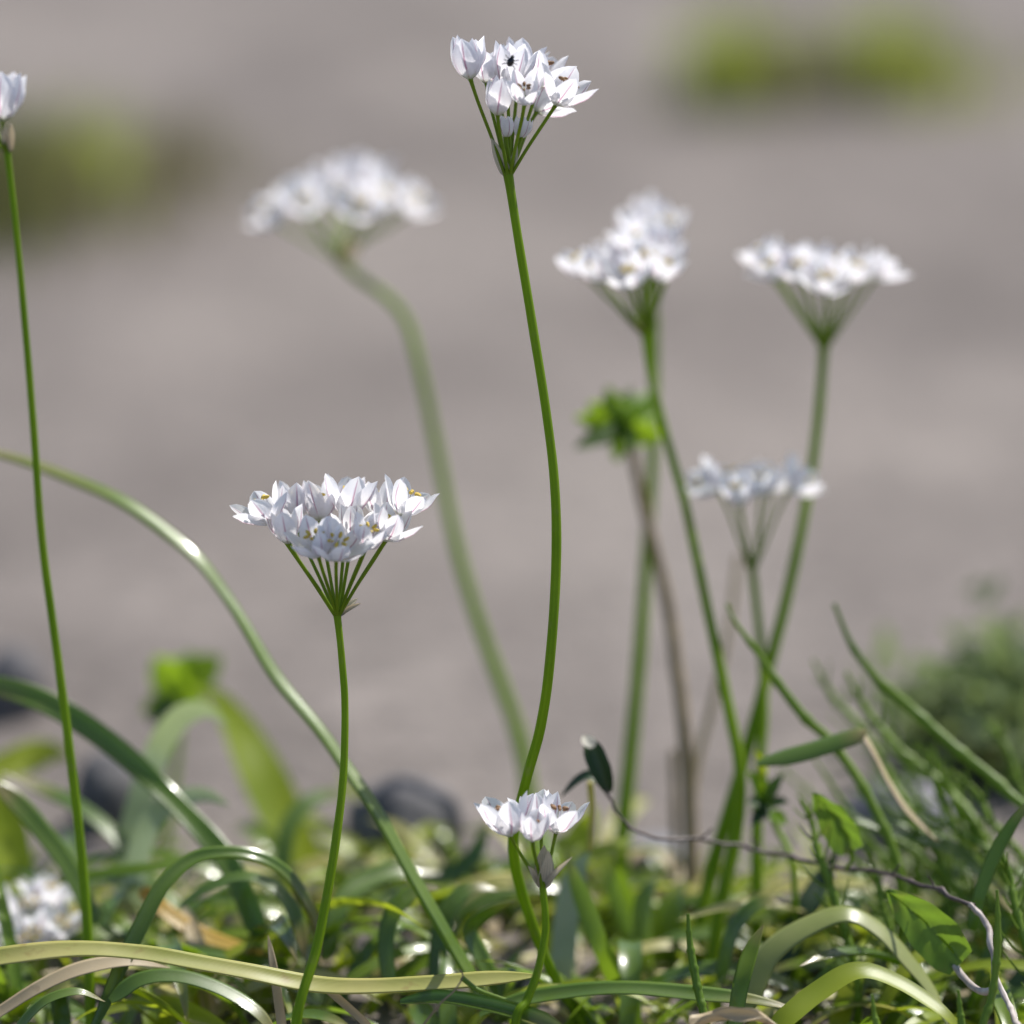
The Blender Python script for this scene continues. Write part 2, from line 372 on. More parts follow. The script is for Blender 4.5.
tuft(890, 106, 0.055, 0.06, 230, 0.085, 'widest bright green grass tuft far off on the sand')
tuft(972, 92, 0.09, 0.10, 70, 0.04, 'sparse olive grass patch beside the widest far tuft', dry=0.6)
tuft(812, 108, 0.045, 0.06, 110, 0.07, 'thin brownish grass patch between the two bright far tufts', dry=0.75)
tuft(5, 222, 0.05, 0.10, 250, 0.08, 'dark olive grass tuft far off beside the flower cut by the frame', ('olive_grass', 'dry_grass'), dry=0.25)
tuft(70, 205, 0.06, 0.16, 130, 0.08, 'thin olive grass tuft between the dark far tuft and the yellowish patch', ('far_grass', 'dry_grass'), dry=0.5)
tuft(150, 195, 0.07, 0.16, 110, 0.06, 'sparse yellowish grass patch behind the blurred back flower head', ('olive_grass', 'dry_grass'), dry=0.7)

def shrub(px, py, rx, ry, h, n, label):
    c = on_ground(px, py)
    t = empty('low_shrub', c); tag(t, label, 'shrub')
    st, lf = MB(), MB()
    for i in range(26):
        a = random.random()*6.283; r = random.random()**0.5
        e = c + Vector((rx*r*math.cos(a), ry*r*math.sin(a), h*random.uniform(0.5, 1.0)*(1-0.45*r*r)))
        mid = c.lerp(e, 0.5) + Vector((0, 0, h*0.12)); tube(st, [c + Vector((random.uniform(-.02, .02), random.uniform(-.02, .02), 0)), mid, e], lambda q: 0.0016*(1-q*0.7), 5, 8)
        for k in range(n//26):
            q = random.uniform(0.25, 1.05); b = c.lerp(e, q) + Vector((random.gauss(0, .009), random.gauss(0, .009), random.gauss(0.004, .008)))
            if b.z < 0.003: b.z = 0.003
            ax = Vector((random.gauss(0, 1), random.gauss(0, 1), random.gauss(0.6, .7))).normalized(); o1 = ax.orthogonal().normalized(); o2 = ax.cross(o1)
            petal(lf, b, ax, o1, o2, random.random()*6.28, random.uniform(.006, .013), random.uniform(.0015, .0028), .3, .7, .2, 2, 4)
    st.build('branches', 'brown_stalk', t); lf.build('foliage', 'shrub', t)
M['shrub'] = leafy('shrub_leaf', (0.11, 0.155, 0.07), (0.20, 0.25, 0.11), 0.45, (0.27, 0.36, 0.11), 0.5, stripes=2)
shrub(1012, 765, 0.038, 0.05, 0.029, 1300, 'low bushy grey green shrub blurred behind the horsetail stems')

# ------------------------------------------------------------------ garlic flowers
def camdir(x, y, z=0.0): return (CX*x + CU*y - CF*z).normalized()     # z towards the viewer
def blossom(parent, base, ax, size, op, detailed, old=False, npet=6, seed=0):
    """one six-petalled flower. op 0 = closed bud .. 1 = wide star"""
    rnd = random.Random(seed); ax = ax.normalized(); a = ax.orthogonal().normalized(); b = ax.cross(a); ph0 = rnd.random()*6.28
    core = MB(); ellipsoid(core, base + ax*0.0013*size, ax, 0.0011*size, 0.0016*size, 0, 8, 6)
    if op > 0.25: tube(core, [base + ax*0.002*size, base + ax*0.0055*size], 0.0002, 5, 3, 0)
    fl = core if not detailed else None
    o = core.build('flower', ['ovary', 'petal', 'old_anther' if old else 'anther', 'filament'], parent) if detailed else None
    for k in range(npet):
        m = MB() if detailed else core; inner = k % 2
        opk = max(0, op*.86 + rnd.gauss(0, 0.13) - 0.05*inner)
        ta = R(52 + 24*min(1, opk*1.3)); tb = R(-38 + 108*opk)
        petal(m, base, ax, a, b, ph0 + k*math.tau/npet + rnd.gauss(0, .07), 0.0103*size*rnd.uniform(.93, 1.07), 0.0028*size*rnd.uniform(.9, 1.1)*(1.0 if not inner else .86),
              ta, tb, rnd.uniform(0.35, 0.6), 8 if detailed else 4, 10 if detailed else 7, 0 if detailed else 1, rnd.gauss(0, .05))
        if detailed: m.build('petal', 'petal', o)
    if op > 0.22:
        for k in range(6):
            m = MB() if detailed else core
            f = a*math.cos(ph0+k*1.047+.5) + b*math.sin(ph0+k*1.047+.5); r = 0.12 + 0.28*op
            tip = base + (ax*0.0058 + f*(0.0058*r*1.1))*size
            tube(m, [base + f*0.0005, base.lerp(tip, .5) + f*0.0003, tip], lambda q: 0.00028*(1-.5*q)*size, 5, 4, 0 if detailed else 3)
            ellipsoid(m, tip, (f + ax*rnd.uniform(-.4, .8)).normalized(), 0.00048*size, 0.00088*size, 1 if detailed else 2, 6, 5)
            if detailed: m.build('stamen', ['filament', 'old_anther' if old else 'anther'], o)
    if not detailed: o = core.build('flower', ['ovary', 'petal', 'old_anther' if old else 'anther', 'filament'], parent)
    return o

HEADS = 'flower heads of the wild garlic'
def head(label, stem, r_px, flowers, detailed=False, old=False, bracts=(), seed=1, ped_r=0.00047, spread=0.55, group=HEADS, tap=.75):
    """stem: traced points from node down to root (px, py, depth); flowers: (px, py of the flower base, depth offset, dir or None, size, openness)"""
    rnd = random.Random(seed)
    pts = [P(*s) for s in stem]
    root = pts[-1].copy(); root.z = 0
    if pts[-1].z > 0.004:
        pts.append(Vector((pts[-1].x + (pts[-1].x-pts[-2].x)*0.2, pts[-1].y, -0.003)))
    t = empty('garlic_flower_head', (pts[-1].x, pts[-1].y, 0)); tag(t, label, 'flower', group)
    r0 = r_px*MPP*stem[0][2]/FOCUS/2
    st = MB(); tube(st, pts, lambda q: r0*(.93 + tap*q**1.4 + .18*math.exp(-q*70) + .05*noise.noise(Vector((q*14, seed*3.1, 0)))), 12, 70, 0, 0.05); ellipsoid(st, pts[0] + CU*0.0001, (pts[0]-pts[1]), r0*1.0, r0*1.15, 0, 12, 8); st.build('stem', 'stem', t)
    node = pts[0]; d0 = stem[0][2]
    axis = (pts[0]-spline(pts, 40)[2]).normalized()
    for i, (fx, fy, dz, dr, size, op) in enumerate(flowers):
        if not detailed:                                   # soft heads: bases drawn in a little, the petals reach out to the traced edge
            mx_ = sum(f[0] for f in flowers)/len(flowers); fx = mx_ + (fx-mx_)*.86; fy += 3; size *= .90
        b = P(fx, fy, d0+dz); v = (b-node)
        ax = camdir(*dr) if dr else (v.normalized()*spread + Vector((0, 0, 0.55)) + Vector((rnd.gauss(0, .16), rnd.gauss(0, .16), rnd.gauss(0, .08)))).normalized()
        L = v.length
        pm = MB(); vr = v - axis*v.dot(axis); st_ = node + (vr.normalized()*r0*.75 if vr.length > 1e-6 else vr) - axis*.0004
        tube(pm, [st_, st_.lerp(b, .35) + axis*L*.015, st_.lerp(b, .78) - ax*L*0.02 + axis*L*.01, b + ax*0.0006], lambda q: ped_r*(0.92 + 0.6*math.exp(-(1-q)*18)), 8, 16)
        pm.build('pedicel', 'pedicel', t)
        blossom(t, b, ax, size, op, detailed, old, 6, seed*100+i)
    for (bx, by, dz, bw, hx, hy) in bracts:                # papery remains of the bud sheath
        m = MB(); tipb = P(bx, by, d0+dz)
        strap(m, [node - axis*0.001, node.lerp(tipb, .5) + CX*0.0008*hx, tipb], bw*MPP, (hx, -1, hy), 0.5, 0.06, 14, 0.6, 0, (0.2, 0.6)); m.build('bract', 'papery', t)
    return t

# the tall sharp flower, then the sharp one with the even fan
head('tall sharply focused flower head with cupped blooms and a tiny black beetle',
     [(508, 173, 1.05), (516, 225, 1.05), (530, 310, 1.05), (546, 410, 1.05), (555, 490, 1.05), (556, 570, 1.05), (550, 660, 1.05), (541, 725, 1.055), (525, 785, 1.06), (513, 843, 1.07), (524, 900, 1.078), (550, 968, 1.085), (582, 1024, 1.09)], 9.6,
     [(470, 79, -.003, (-.12, 1, .15), 1.12, .12), (486, 83, .006, (.12, 1, .1), 1.12, .22), (497, 115, -.006, (.16, 1, .1), .98, .15), (525, 104, -.010, (-.05, .8, .62), .85, .42),
      (556, 105, -.004, (.42, .72, .25), 1.12, .55), (508, 88, .003, (.1, 1, .25), 1.2, .3), (538, 88, .010, (.2, .9, .1), 1.15, .45), (518, 82, .014, (.05, 1, -.1), 1.15, .4),
      (506, 137, .000, (.02, 1, .1), .55, .0), (519, 138, .005, (.35, .9, .1), .55, .05), (536, 112, .012, (.5, .55, -.2), 1.0, .55), (500, 92, .014, (-.1, 1, -.2), 1.1, .35)],
     True, True, [(491, 138, -.002, 6, -.3, .2), (517, 140, .003, 5, .3, .2)], 3, tap=.3)
head('sharply focused wide flower head on an even fan of stalks, left of the tall one',
     [(337, 613, 1.05), (342, 660, 1.05), (345, 710, 1.05), (343, 780, 1.048), (336, 840, 1.045), (328, 890, 1.043), (316, 950, 1.04), (296, 1024, 1.035)], 7.4,
     [(272, 523, -.004, (-.5, .85, .2), 1.1, .62), (288, 543, -.008, (-.15, 1, .25), .98, .35), (318, 556, -.014, (-.15, .85, .5), 1.05, .55), (336, 559, -.015, (.12, .75, .62), 1.05, .62),
      (320, 521, .010, (-.16, 1, -.05), 1.1, .3), (347, 517, .010, (.08, 1, .05), 1.2, .42), (366, 549, -.010, (.15, .85, .45), 1.0, .55), (386, 541, -.006, (.3, .9, .25), 1.0, .5),
      (378, 516, .012, (.06, 1, -.05), 1.0, .4), (401, 516, .002, (.42, .95, .1), 1.12, .56), (294, 521, .010, (-.06, 1, .1), 1.05, .25), (352, 538, -.002, (.1, 1, .25), .9, .5)],
     True, False, [(358, 598, .003, 4, .2, .9), (361, 603, .001, 3, .1, 1)], 5)
head('small low flower head of few starry blooms with a papery sheath before the tall stem',
     [(542, 884, 1.04), (545, 910, 1.04), (545, 935, 1.04), (538, 970, 1.038), (527, 1000, 1.036), (515, 1026, 1.034)], 7.5,
     [(510, 836, -.002, (-.2, 1, .1), 1.22, .5), (532, 841, -.005, (.1, 1, .25), .85, .35), (541, 832, .008, (-.05, 1, .0), 1.12, .35), (556, 833, .002, (.14, 1, .1), 1.08, .45)],
     True, True, [(548, 850, -.002, 9, .1, .2), (572, 857, -.004, 3, .1, 1), (528, 866, -.003, 4, -.3, .3), (544, 845, .003, 8, -.2, .2)], 7)
head('flower head cut by the frame, only a petal tip and its long thin stem visible',
     [(7, 150, 1.085), (13, 200, 1.085), (22, 290, 1.085), (33, 420, 1.085), (42, 540, 1.085), (58, 660, 1.085), (72, 770, 1.085), (82, 860, 1.085), (88, 940, 1.082), (91, 1030, 1.078)], 6.8,
     [(2, 121, -.002, (.1, 1, .1), 1.32, .22), (-24, 105, -.01, (-.1, 1, .3), 1, .4), (-30, 95, .01, None, 1, .5), (-45, 108, .0, None, 1, .5), (-30, 80, .012, None, 1, .5)],
     True, False, [(11, 124, -.003, 6, .2, .2), (4, 126, -.004, 5, -.2, .2)], 9)
# soft ones
head('most blurred flower head on a strongly bent stem, behind and left of the tall one',
     [(338, 258, 1.263), (358, 277, 1.263), (388, 298, 1.263), (408, 325, 1.263), (422, 378, 1.257), (438, 455, 1.257), (455, 540, 1.252), (478, 620, 1.249), (503, 690, 1.246), (520, 740, 1.243), (530, 800, 1.238), (537, 860, 1.235)], 9.5,
     [(268, 222, -.01, None, 1.25, .5), (287, 206, .01, None, 1.25, .5), (302, 212, -.02, None, 1.2, .5), (316, 198, .02, None, 1.2, .5), (336, 188, .025, None, 1.2, .5), (354, 183, .03, None, 1.2, .5),
      (374, 184, .03, None, 1.2, .5), (359, 214, -.03, None, 1.3, .55), (383, 207, -.01, None, 1.2, .5), (406, 206, .01, None, 1.3, .5), (418, 212, -.01, None, 1.2, .55)],
     False, False, [(352, 238, -.01, 14, .3, .5)], 11, 0.00055, .8)
head('blurred lopsided flower head, its stem crossing in front of the round leafy weed',
     [(645, 332, 1.155), (652, 380, 1.155), (667, 440, 1.155), (684, 500, 1.15), (697, 560, 1.15), (712, 630, 1.145), (728, 705, 1.14), (740, 770, 1.135), (737, 830, 1.135), (722, 900, 1.13), (708, 990, 1.125)], 8.8,
     [(577, 273, -.005, (-.45, .85, .1), 1.1, .5), (598, 280, -.01, None, 1.1, .5), (612, 270, .01, None, 1.1, .5), (626, 262, .015, None, 1.1, .5), (640, 252, .005, None, 1.15, .5), (630, 285, -.02, None, 1.1, .5),
      (655, 258, .01, None, 1.1, .5), (662, 278, -.015, None, 1.1, .5), (674, 268, .0, None, 1.05, .5), (645, 270, -.01, None, 1.1, .5), (636, 240, .02, None, 1.1, .45), (668, 250, .012, None, 1.1, .5)],
     False, False, [(622, 316, -.002, 5, -.4, .5)], 13, 0.0005, .6)
head('blurred flower head mostly hidden behind the lopsided cluster, on a straight pale stem',
     [(654, 318, 1.215), (654, 390, 1.215), (652, 470, 1.21), (646, 560, 1.21), (640, 650, 1.205), (632, 740, 1.20), (624, 820, 1.195), (618, 900, 1.19)], 10.5,
     [(640, 240, 0, None, 1.15, .5), (654, 228, .01, None, 1.15, .5), (666, 236, -.01, None, 1.1, .5), (648, 222, .01, None, 1.1, .5), (662, 250, .02, None, 1.1, .5), (640, 256, .0, None, 1.1, .5), (660, 262, -.01, None, 1.1, .5)],
     False, False, [], 15, 0.0005)
head('blurred flat topped flower head on the rightmost leaning stem',
     [(824, 345, 1.175), (820, 400, 1.175), (813, 460, 1.175), (801, 530, 1.17), (786, 600, 1.165), (768, 670, 1.16), (750, 740, 1.155), (728, 815, 1.15), (712, 870, 1.15), (700, 930, 1.145)], 10,
     [(757, 266, .0, (-.5, .8, 0), 1.1, .5), (772, 276, -.01, None, 1.1, .5), (785, 272, .012, None, 1.1, .5), (800, 278, -.012, None, 1.1, .5), (815, 274, .015, None, 1.1, .5), (829, 290, -.02, None, 1.15, .55),
      (840, 276, .012, None, 1.1, .5), (853, 280, -.01, None, 1.1, .5), (866, 278, .008, None, 1.1, .5), (884, 276, 0, (.5, .85, 0), 1.1, .5)],
     False, False, [(838, 330, 0, 4, .3, .5)], 17, 0.0005, .75)
head('blurred lower flower head with widely spaced star blooms, just under the flat topped one',
     [(752, 566, 1.165), (757, 610, 1.165), (762, 660, 1.16), (764, 710, 1.155), (760, 770, 1.15), (757, 830, 1.145), (757, 930, 1.14)], 8.5,
     [(714, 488, -.008, (-.75, .6, .2), 1.15, .55), (732, 488, .012, (-.2, 1, .1), 1.1, .55), (738, 502, -.018, (-.15, .9, .35), 1.1, .5), (762, 494, -.004, (.05, 1, .1), 1.1, .5), (775, 490, .012, (.15, 1, 0), 1.1, .5),
      (794, 488, 0, (.7, .65, .1), 1.15, .55)],
     False, False, [(742, 545, -.002, 7, -.2, .3)], 19, 0.0005)
head('blurred flower cluster low among the leaves, lit white beside the long thin stem',
     [(38, 965, 1.14), (36, 990, 1.14), (34, 1030, 1.13)], 11,
     [(8, 930, -.004, (-.4, .8, .4), 1.05, .6), (-8, 918, .002, (-.1, 1, .3), 1.1, .55), (22, 950, -.012, (-.2, .7, .6), 1.0, .6), (34, 915, .004, (-.1, .8, .5), 1.1, .6), (55, 904, .008, (.2, 1, .2), 1.1, .55), (60, 932, -.008, (.4, .7, .5), 1.0, .6), (36, 940, -.012, (0, .6, .8), 1.0, .65), (44, 900, .012, (.1, 1, 0), 1.0, .5), (-10, 920, 0, None, 1, .6)],
     False, False, [], 21)

# tiny beetle on the tall flower
bp = P(510.5, 62, 1.036); t = empty('beetle', bp); tag(t, 'tiny black beetle sitting on a white petal of the tall flower', 'insect')
m = MB(); bx = camdir(.35, .9, .2); ellipsoid(m, bp, bx, .0009, .0012, 0, 12, 8); m.build('body', 'beetle', t)
m = MB(); ellipsoid(m, bp + bx*.0013, bx, .0005, .0005, 0, 10, 6); m.build('head', 'beetle', t)
for sgn in (-1, 1):
    for k in (-1, 0, 1):
        sdv = bx.cross(CF).normalized()*sgn; a_ = bp + bx*.0006*k + sdv*.0007
        m = MB(); tube(m, [a_, a_ + sdv*.0006 - CF*.0001 + bx*.0003*k, a_ + sdv*.001 + CF*.0005 + bx*.0006*k], .00011, 5, 5); m.build('leg', 'beetle', t)

# ------------------------------------------------------------------ traced leaves
LG = 'strap leaves of the wild garlic'
def leaf(label, pts, wpx, mat='leaf', hint=(.15, -.62, .76), cat='leaf', name='strap_leaf', gut=.12, th=.3, twist=0., taper=(.06, .45), root=True, wavy=.0, group=LG, n=56):
    q = [P(*p) for p in pts]; dm = pts[len(pts)//2][2]
    m = MB(); strap(m, q, wpx*MPP*dm/FOCUS/2*1.1, hint, gut, th, n, twist, 0, taper, wavy)
    return tag(m.build(name, mat), label, cat, group)
# the long arch and its neighbours (root end first)
leaf('very long pale green leaf arching high across behind the even fan flower', [(486, 1010, 1.075), (470, 972, 1.078), (430, 905, 1.082), (383, 822, 1.09), (330, 742, 1.10), (272, 668, 1.11), (228, 596, 1.12), (190, 548, 1.125), (130, 504, 1.13), (60, 473, 1.135), (-20, 448, 1.14), (-90, 440, 1.14)], 15, 'leaf_mid', (.62, -.4, .68), gut=.1, th=.95, taper=(.05, .3))
leaf('thick dark leaf arching from the edge past the long thin stem', [(260, 935, 1.11), (235, 875, 1.115), (213, 845, 1.12), (186, 815, 1.125), (156, 784, 1.13), (118, 750, 1.13), (79, 722, 1.13), (39, 700, 1.13), (-5, 685, 1.13), (-80, 672, 1.13)], 22, 'leaf', (.15, -.85, .5), gut=.2, th=.6, taper=(.05, .25))
leaf('short dark leaf leaning low at the edge under the thick arching leaf', [(95, 925, 1.12), (80, 890, 1.12), (62, 858, 1.12), (42, 832, 1.12), (20, 806, 1.12), (-8, 780, 1.12)], 19, 'leaf', (.3, -.7, .7), taper=(.05, .2))
leaf('grey green leaf curving down to a glint behind the long thin stem', [(165, 915, 1.15), (140, 866, 1.155), (112, 834, 1.16), (80, 808, 1.165), (47, 790, 1.17), (0, 772, 1.17)], 18, 'leaf', (.3, -.6, .75), gut=.1, th=.8, taper=(.05, .3))
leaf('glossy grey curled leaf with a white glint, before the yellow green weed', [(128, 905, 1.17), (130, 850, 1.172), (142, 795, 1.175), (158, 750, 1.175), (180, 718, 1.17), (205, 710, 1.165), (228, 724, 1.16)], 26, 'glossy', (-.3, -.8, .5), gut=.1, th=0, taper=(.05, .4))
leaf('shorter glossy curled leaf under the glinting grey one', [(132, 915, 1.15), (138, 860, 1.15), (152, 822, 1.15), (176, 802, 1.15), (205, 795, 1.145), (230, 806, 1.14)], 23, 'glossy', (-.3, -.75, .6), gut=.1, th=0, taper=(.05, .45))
leaf('broad yellow green blade leaning up beside the glossy curled leaves', [(315, 890, 1.23), (290, 838, 1.235), (262, 780, 1.24), (240, 735, 1.245), (218, 700, 1.245), (196, 686, 1.24)], 46, 'leaf_yellow', (.4, -.5, .77), gut=.15, th=0, taper=(.05, .5))
leaf('upright yellow green blade at the edge behind the dark leaning leaf', [(18, 930, 1.17), (12, 880, 1.175), (5, 830, 1.18), (-6, 780, 1.18)], 42, 'leaf_yellow', (.4, -.5, .77), gut=.15, th=0, taper=(.1, .4))
leaf('small faded blade lying over the sand near the edge stone', [(-20, 778, 1.24), (15, 762, 1.245), (45, 752, 1.25), (72, 756, 1.25)], 30, 'leaf_yellow', (.4, -.5, .77), gut=.15, th=0, taper=(.2, .5))
leaf('green leaf bent in a tight arch below the thick dark one', [(88, 1040, 1.06), (103, 1010, 1.062), (120, 972, 1.066), (142, 928, 1.07), (165, 885, 1.075), (194, 860, 1.08), (228, 854, 1.082), (259, 858, 1.084), (284, 872, 1.086), (302, 896, 1.088), (314, 925, 1.09), (320, 960, 1.09)], 17, 'leaf', (-.1, -.6, .8), gut=.5, th=.4, taper=(.3, .15))
leaf('faint flat leaf running level behind the tight arch', [(60, 882, 1.13), (106, 873, 1.13), (166, 866, 1.13), (222, 856, 1.135), (270, 846, 1.14)], 14, 'leaf_mid', (0, -.5, .85), taper=(.3, .4))
leaf('pale yellow fading leaf lying straight across the bottom', [(-60, 966, 1.04), (0, 957, 1.042), (79, 950, 1.044), (138, 953, 1.046), (197, 964, 1.047), (256, 974, 1.048), (318, 985, 1.05), (376, 988, 1.05), (435, 985, 1.05), (490, 980, 1.05), (540, 976, 1.05)], 20, 'cream', (0, -.5, .87), gut=.2, th=.55, taper=(.1, .12))
leaf('brownish dead stem lying under the pale yellow leaf', [(-30, 1030, 1.06), (0, 1012, 1.06), (39, 988, 1.06), (79, 970, 1.062), (125, 962, 1.065), (170, 968, 1.07)], 15, 'straw', (.25, -.5, .83), 'dead leaf', 'dead_leaf', group='dead leaves among the green')
leaf('amber dying leaf lying behind the tight green arch', [(140, 890, 1.12), (165, 912, 1.12), (198, 932, 1.118), (240, 948, 1.115), (270, 955, 1.112)], 19, 'amber', (.3, -.42, .86), 'dead leaf', 'dead_leaf', group='dead leaves among the green')
leaf('dark glossy leaf drooping below the pale yellow one', [(110, 1000, 1.058), (140, 980, 1.06), (178, 977, 1.062), (221, 990, 1.062), (258, 1014, 1.06), (280, 1045, 1.058)], 17, 'leaf', (0, -.5, .85), taper=(.1, .3))
leaf('curled narrow leaf at the bottom under the brownish dead stem', [(12, 1045, 1.05), (26, 1020, 1.05), (48, 1000, 1.05), (78, 992, 1.052), (105, 1002, 1.054)], 12, 'leaf', (0, -.5, .85), taper=(.1, .4))
leaf('glinting arched leaf nested under the tight green arch', [(180, 905, 1.10), (210, 885, 1.10), (240, 876, 1.10), (266, 882, 1.10), (285, 898, 1.098), (298, 925, 1.096), (305, 960, 1.094)], 15, 'leaf', (.2, -.5, .85), taper=(.2, .2))
leaf('grey green arch curving over in front of the dark stone', [(282, 900, 1.18), (283, 860, 1.185), (289, 828, 1.19), (305, 806, 1.195), (332, 795, 1.20), (365, 802, 1.20)], 17, 'leaf', (.30, -.42, .86), taper=(.1, .4))
leaf('yellow green blade crossing behind the long arching leaf', [(408, 890, 1.24), (388, 857, 1.245), (372, 828, 1.25), (352, 792, 1.25), (340, 770, 1.25)], 26, 'leaf_yellow', (.4, -.5, .77), gut=.15, th=0)
leaf('yellow green blade lying low before the dark stone', [(380, 885, 1.22), (352, 852, 1.225), (320, 826, 1.23), (296, 808, 1.235)], 24, 'leaf_yellow', (.4, -.5, .77), gut=.15, th=0)
leaf('wide glaucous leaf curving in a low arch before the dark stone', [(325, 960, 1.12), (333, 922, 1.125), (347, 898, 1.13), (367, 882, 1.135), (400, 872, 1.14), (440, 874, 1.145)], 22, 'leaf', (.30, -.42, .86), gut=.3, taper=(.1, .3))
leaf('leaf rising to a curl under the low starry flower', [(420, 880, 1.17), (445, 876, 1.17), (466, 866, 1.17), (479, 848, 1.17), (487, 822, 1.17)], 20, 'leaf', (-.4, -.7, .5), gut=.3, taper=(.2, .4))
leaf('upright dark leaf curling over right of the even fan stem', [(390, 985, 1.09), (386, 945, 1.092), (394, 912, 1.095), (415, 892, 1.098), (440, 888, 1.10)], 17, 'leaf', (.30, -.42, .86), taper=(.1, .4))
leaf('dark leaf curling over beside the foot of the long arching leaf', [(436, 990, 1.10), (440, 935, 1.102), (452, 904, 1.105), (474, 888, 1.108), (500, 890, 1.11)], 19, 'leaf', (.30, -.42, .86), taper=(.1, .4))
leaf('short bright glinting leaf lying near the foot of the tall stem', [(500, 1000, 1.09), (482, 960, 1.09), (470, 930, 1.09), (492, 910, 1.09), (515, 900, 1.09)], 18, 'leaf', (.30, -.42, .86), gut=.2, taper=(.1, .3))
leaf('cream dead leaf behind the low starry flower', [(455, 900, 1.15), (480, 886, 1.15), (505, 882, 1.15), (540, 888, 1.15)], 21, 'cream', (0, -.6, .8), 'dead leaf', 'dead_leaf', group='dead leaves among the green')
leaf('long dead leaf lying level behind the glaucous arch', [(300, 868, 1.19), (340, 862, 1.19), (390, 866, 1.19), (430, 858, 1.19)], 16, 'cream', (0, -.6, .8), 'dead leaf', 'dead_leaf', group='dead leaves among the green')
leaf('upright dry straw left of the even fan stem', [(284, 1040, 1.055), (279, 1005, 1.056), (273, 965, 1.06), (268, 935, 1.064)], 9, 'straw', (0, -1, 0), 'straw', 'dry_straw', group='dry straws')
leaf('slanting dry straw at the bottom under the pale yellow leaf', [(380, 1040, 1.05), (360, 1018, 1.05), (333, 994, 1.055), (310, 976, 1.06)], 8, 'straw', (0, -1, 0), 'straw', 'dry_straw', group='dry straws')
leaf('striped grey green leaf at the bottom under the end of the pale yellow one', [(400, 1002, 1.045), (440, 1000, 1.043), (480, 1006, 1.04), (520, 1016, 1.037), (570, 1034, 1.034)], 17, 'leaf', (0, -.6, .8), gut=.7, taper=(.2, .2))
leaf('level leaf with a long bright glint at the bottom', [(480, 1016, 1.07), (515, 1002, 1.068), (567, 992, 1.066), (626, 990, 1.064), (684, 993, 1.062), (743, 1000, 1.06), (800, 1012, 1.06)], 20, 'leaf', (.30, -.42, .86), gut=.3, taper=(.2, .3))
leaf('upright dark narrow leaf right of the low starry stem', [(618, 985, 1.10), (604, 950, 1.10), (590, 915, 1.105), (578, 884, 1.11), (566, 850, 1.115)], 18, 'leaf_mid', (-.45, -.85, .1), th=0)
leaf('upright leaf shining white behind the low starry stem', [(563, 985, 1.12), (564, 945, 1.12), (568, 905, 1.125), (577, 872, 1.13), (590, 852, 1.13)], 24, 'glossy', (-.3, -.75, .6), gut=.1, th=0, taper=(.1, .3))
leaf('wide dark upright leaf behind the narrow one', [(636, 960, 1.14), (628, 920, 1.145), (618, 885, 1.15), (602, 852, 1.155)], 31, 'leaf_mid', (-.45, -.85, .1), gut=.25, th=0)
leaf('upright blade with white edge beside the single thin spike', [(646, 985, 1.13), (643, 940, 1.135), (643, 905, 1.14), (652, 880, 1.145), (668, 872, 1.15)], 21, 'leaf_mid', (-.45, -.85, .1), th=0, gut=.2)
leaf('broad grey blade standing behind the single thin spike', [(672, 985, 1.14), (670, 940, 1.145), (674, 902, 1.15), (688, 880, 1.155)], 32, 'leaf_mid', (-.45, -.85, .1), th=0, gut=.2)
leaf('yellow fading leaf under the dark curved twig', [(556, 842, 1.15), (580, 850, 1.15), (605, 849, 1.15), (634, 836, 1.155)], 20, 'leaf_yellow', (.4, -.5, .77), gut=.15, th=0)
leaf('round topped yellow green blade behind the blooms of the low flower', [(568, 900, 1.18), (572, 862, 1.185), (584, 828, 1.19), (596, 806, 1.19)], 30, 'leaf_yellow', (.4, -.5, .77), gut=.15, th=0, taper=(.1, .5))
leaf('blade with a glint bending over left of the pale arched leaf', [(720, 985, 1.10), (728, 945, 1.10), (742, 918, 1.10), (765, 902, 1.10), (790, 905, 1.10)], 18, 'leaf', (.30, -.42, .86), taper=(.1, .35))
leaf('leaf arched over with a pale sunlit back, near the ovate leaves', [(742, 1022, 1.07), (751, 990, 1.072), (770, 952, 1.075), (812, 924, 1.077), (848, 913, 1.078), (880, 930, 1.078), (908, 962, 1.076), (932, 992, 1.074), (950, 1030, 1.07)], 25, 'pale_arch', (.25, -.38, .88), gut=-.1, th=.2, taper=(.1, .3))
leaf('yellow green leaf arched over at the bottom under the pale arch', [(770, 1035, 1.045), (790, 1015, 1.046), (818, 992, 1.05), (858, 972, 1.054), (900, 984, 1.054), (942, 1012, 1.05), (965, 1040, 1.048)], 21, 'leaf_yellow', (.4, -.5, .77), gut=.15, th=0, taper=(.1, .3))
leaf('folded leaf with a white glint pointing sideways at its withered tip', [(757, 764, 1.10), (775, 759, 1.10), (808, 751, 1.10), (840, 741, 1.10), (868, 731, 1.10)], 20, 'leaf', (.30, -.42, .86), gut=-.2, th=.3, taper=(.3, .15))
leaf('tan withered strip hanging from the folded leaf', [(862, 733, 1.10), (873, 752, 1.10), (888, 782, 1.102), (908, 812, 1.105), (938, 842, 1.108)], 10, 'straw', (.3, -.42, .86), 'dead leaf', 'dead_leaf', group='dead leaves among the green')
leaf('grey green leaf with a glint sloping down beside the upper ovate leaf', [(856, 822, 1.12), (880, 826, 1.12), (905, 831, 1.12), (947, 846, 1.118), (985, 876, 1.115), (1015, 915, 1.11)], 22, 'leaf', (.30, -.42, .86), taper=(.25, .2))
leaf('dark upright leaf under the purple twig', [(770, 985, 1.115), (790, 945, 1.117), (808, 908, 1.12), (826, 872, 1.125), (838, 850, 1.125)], 25, 'dark_leaf', (-.3, -.9, .3), gut=.3)
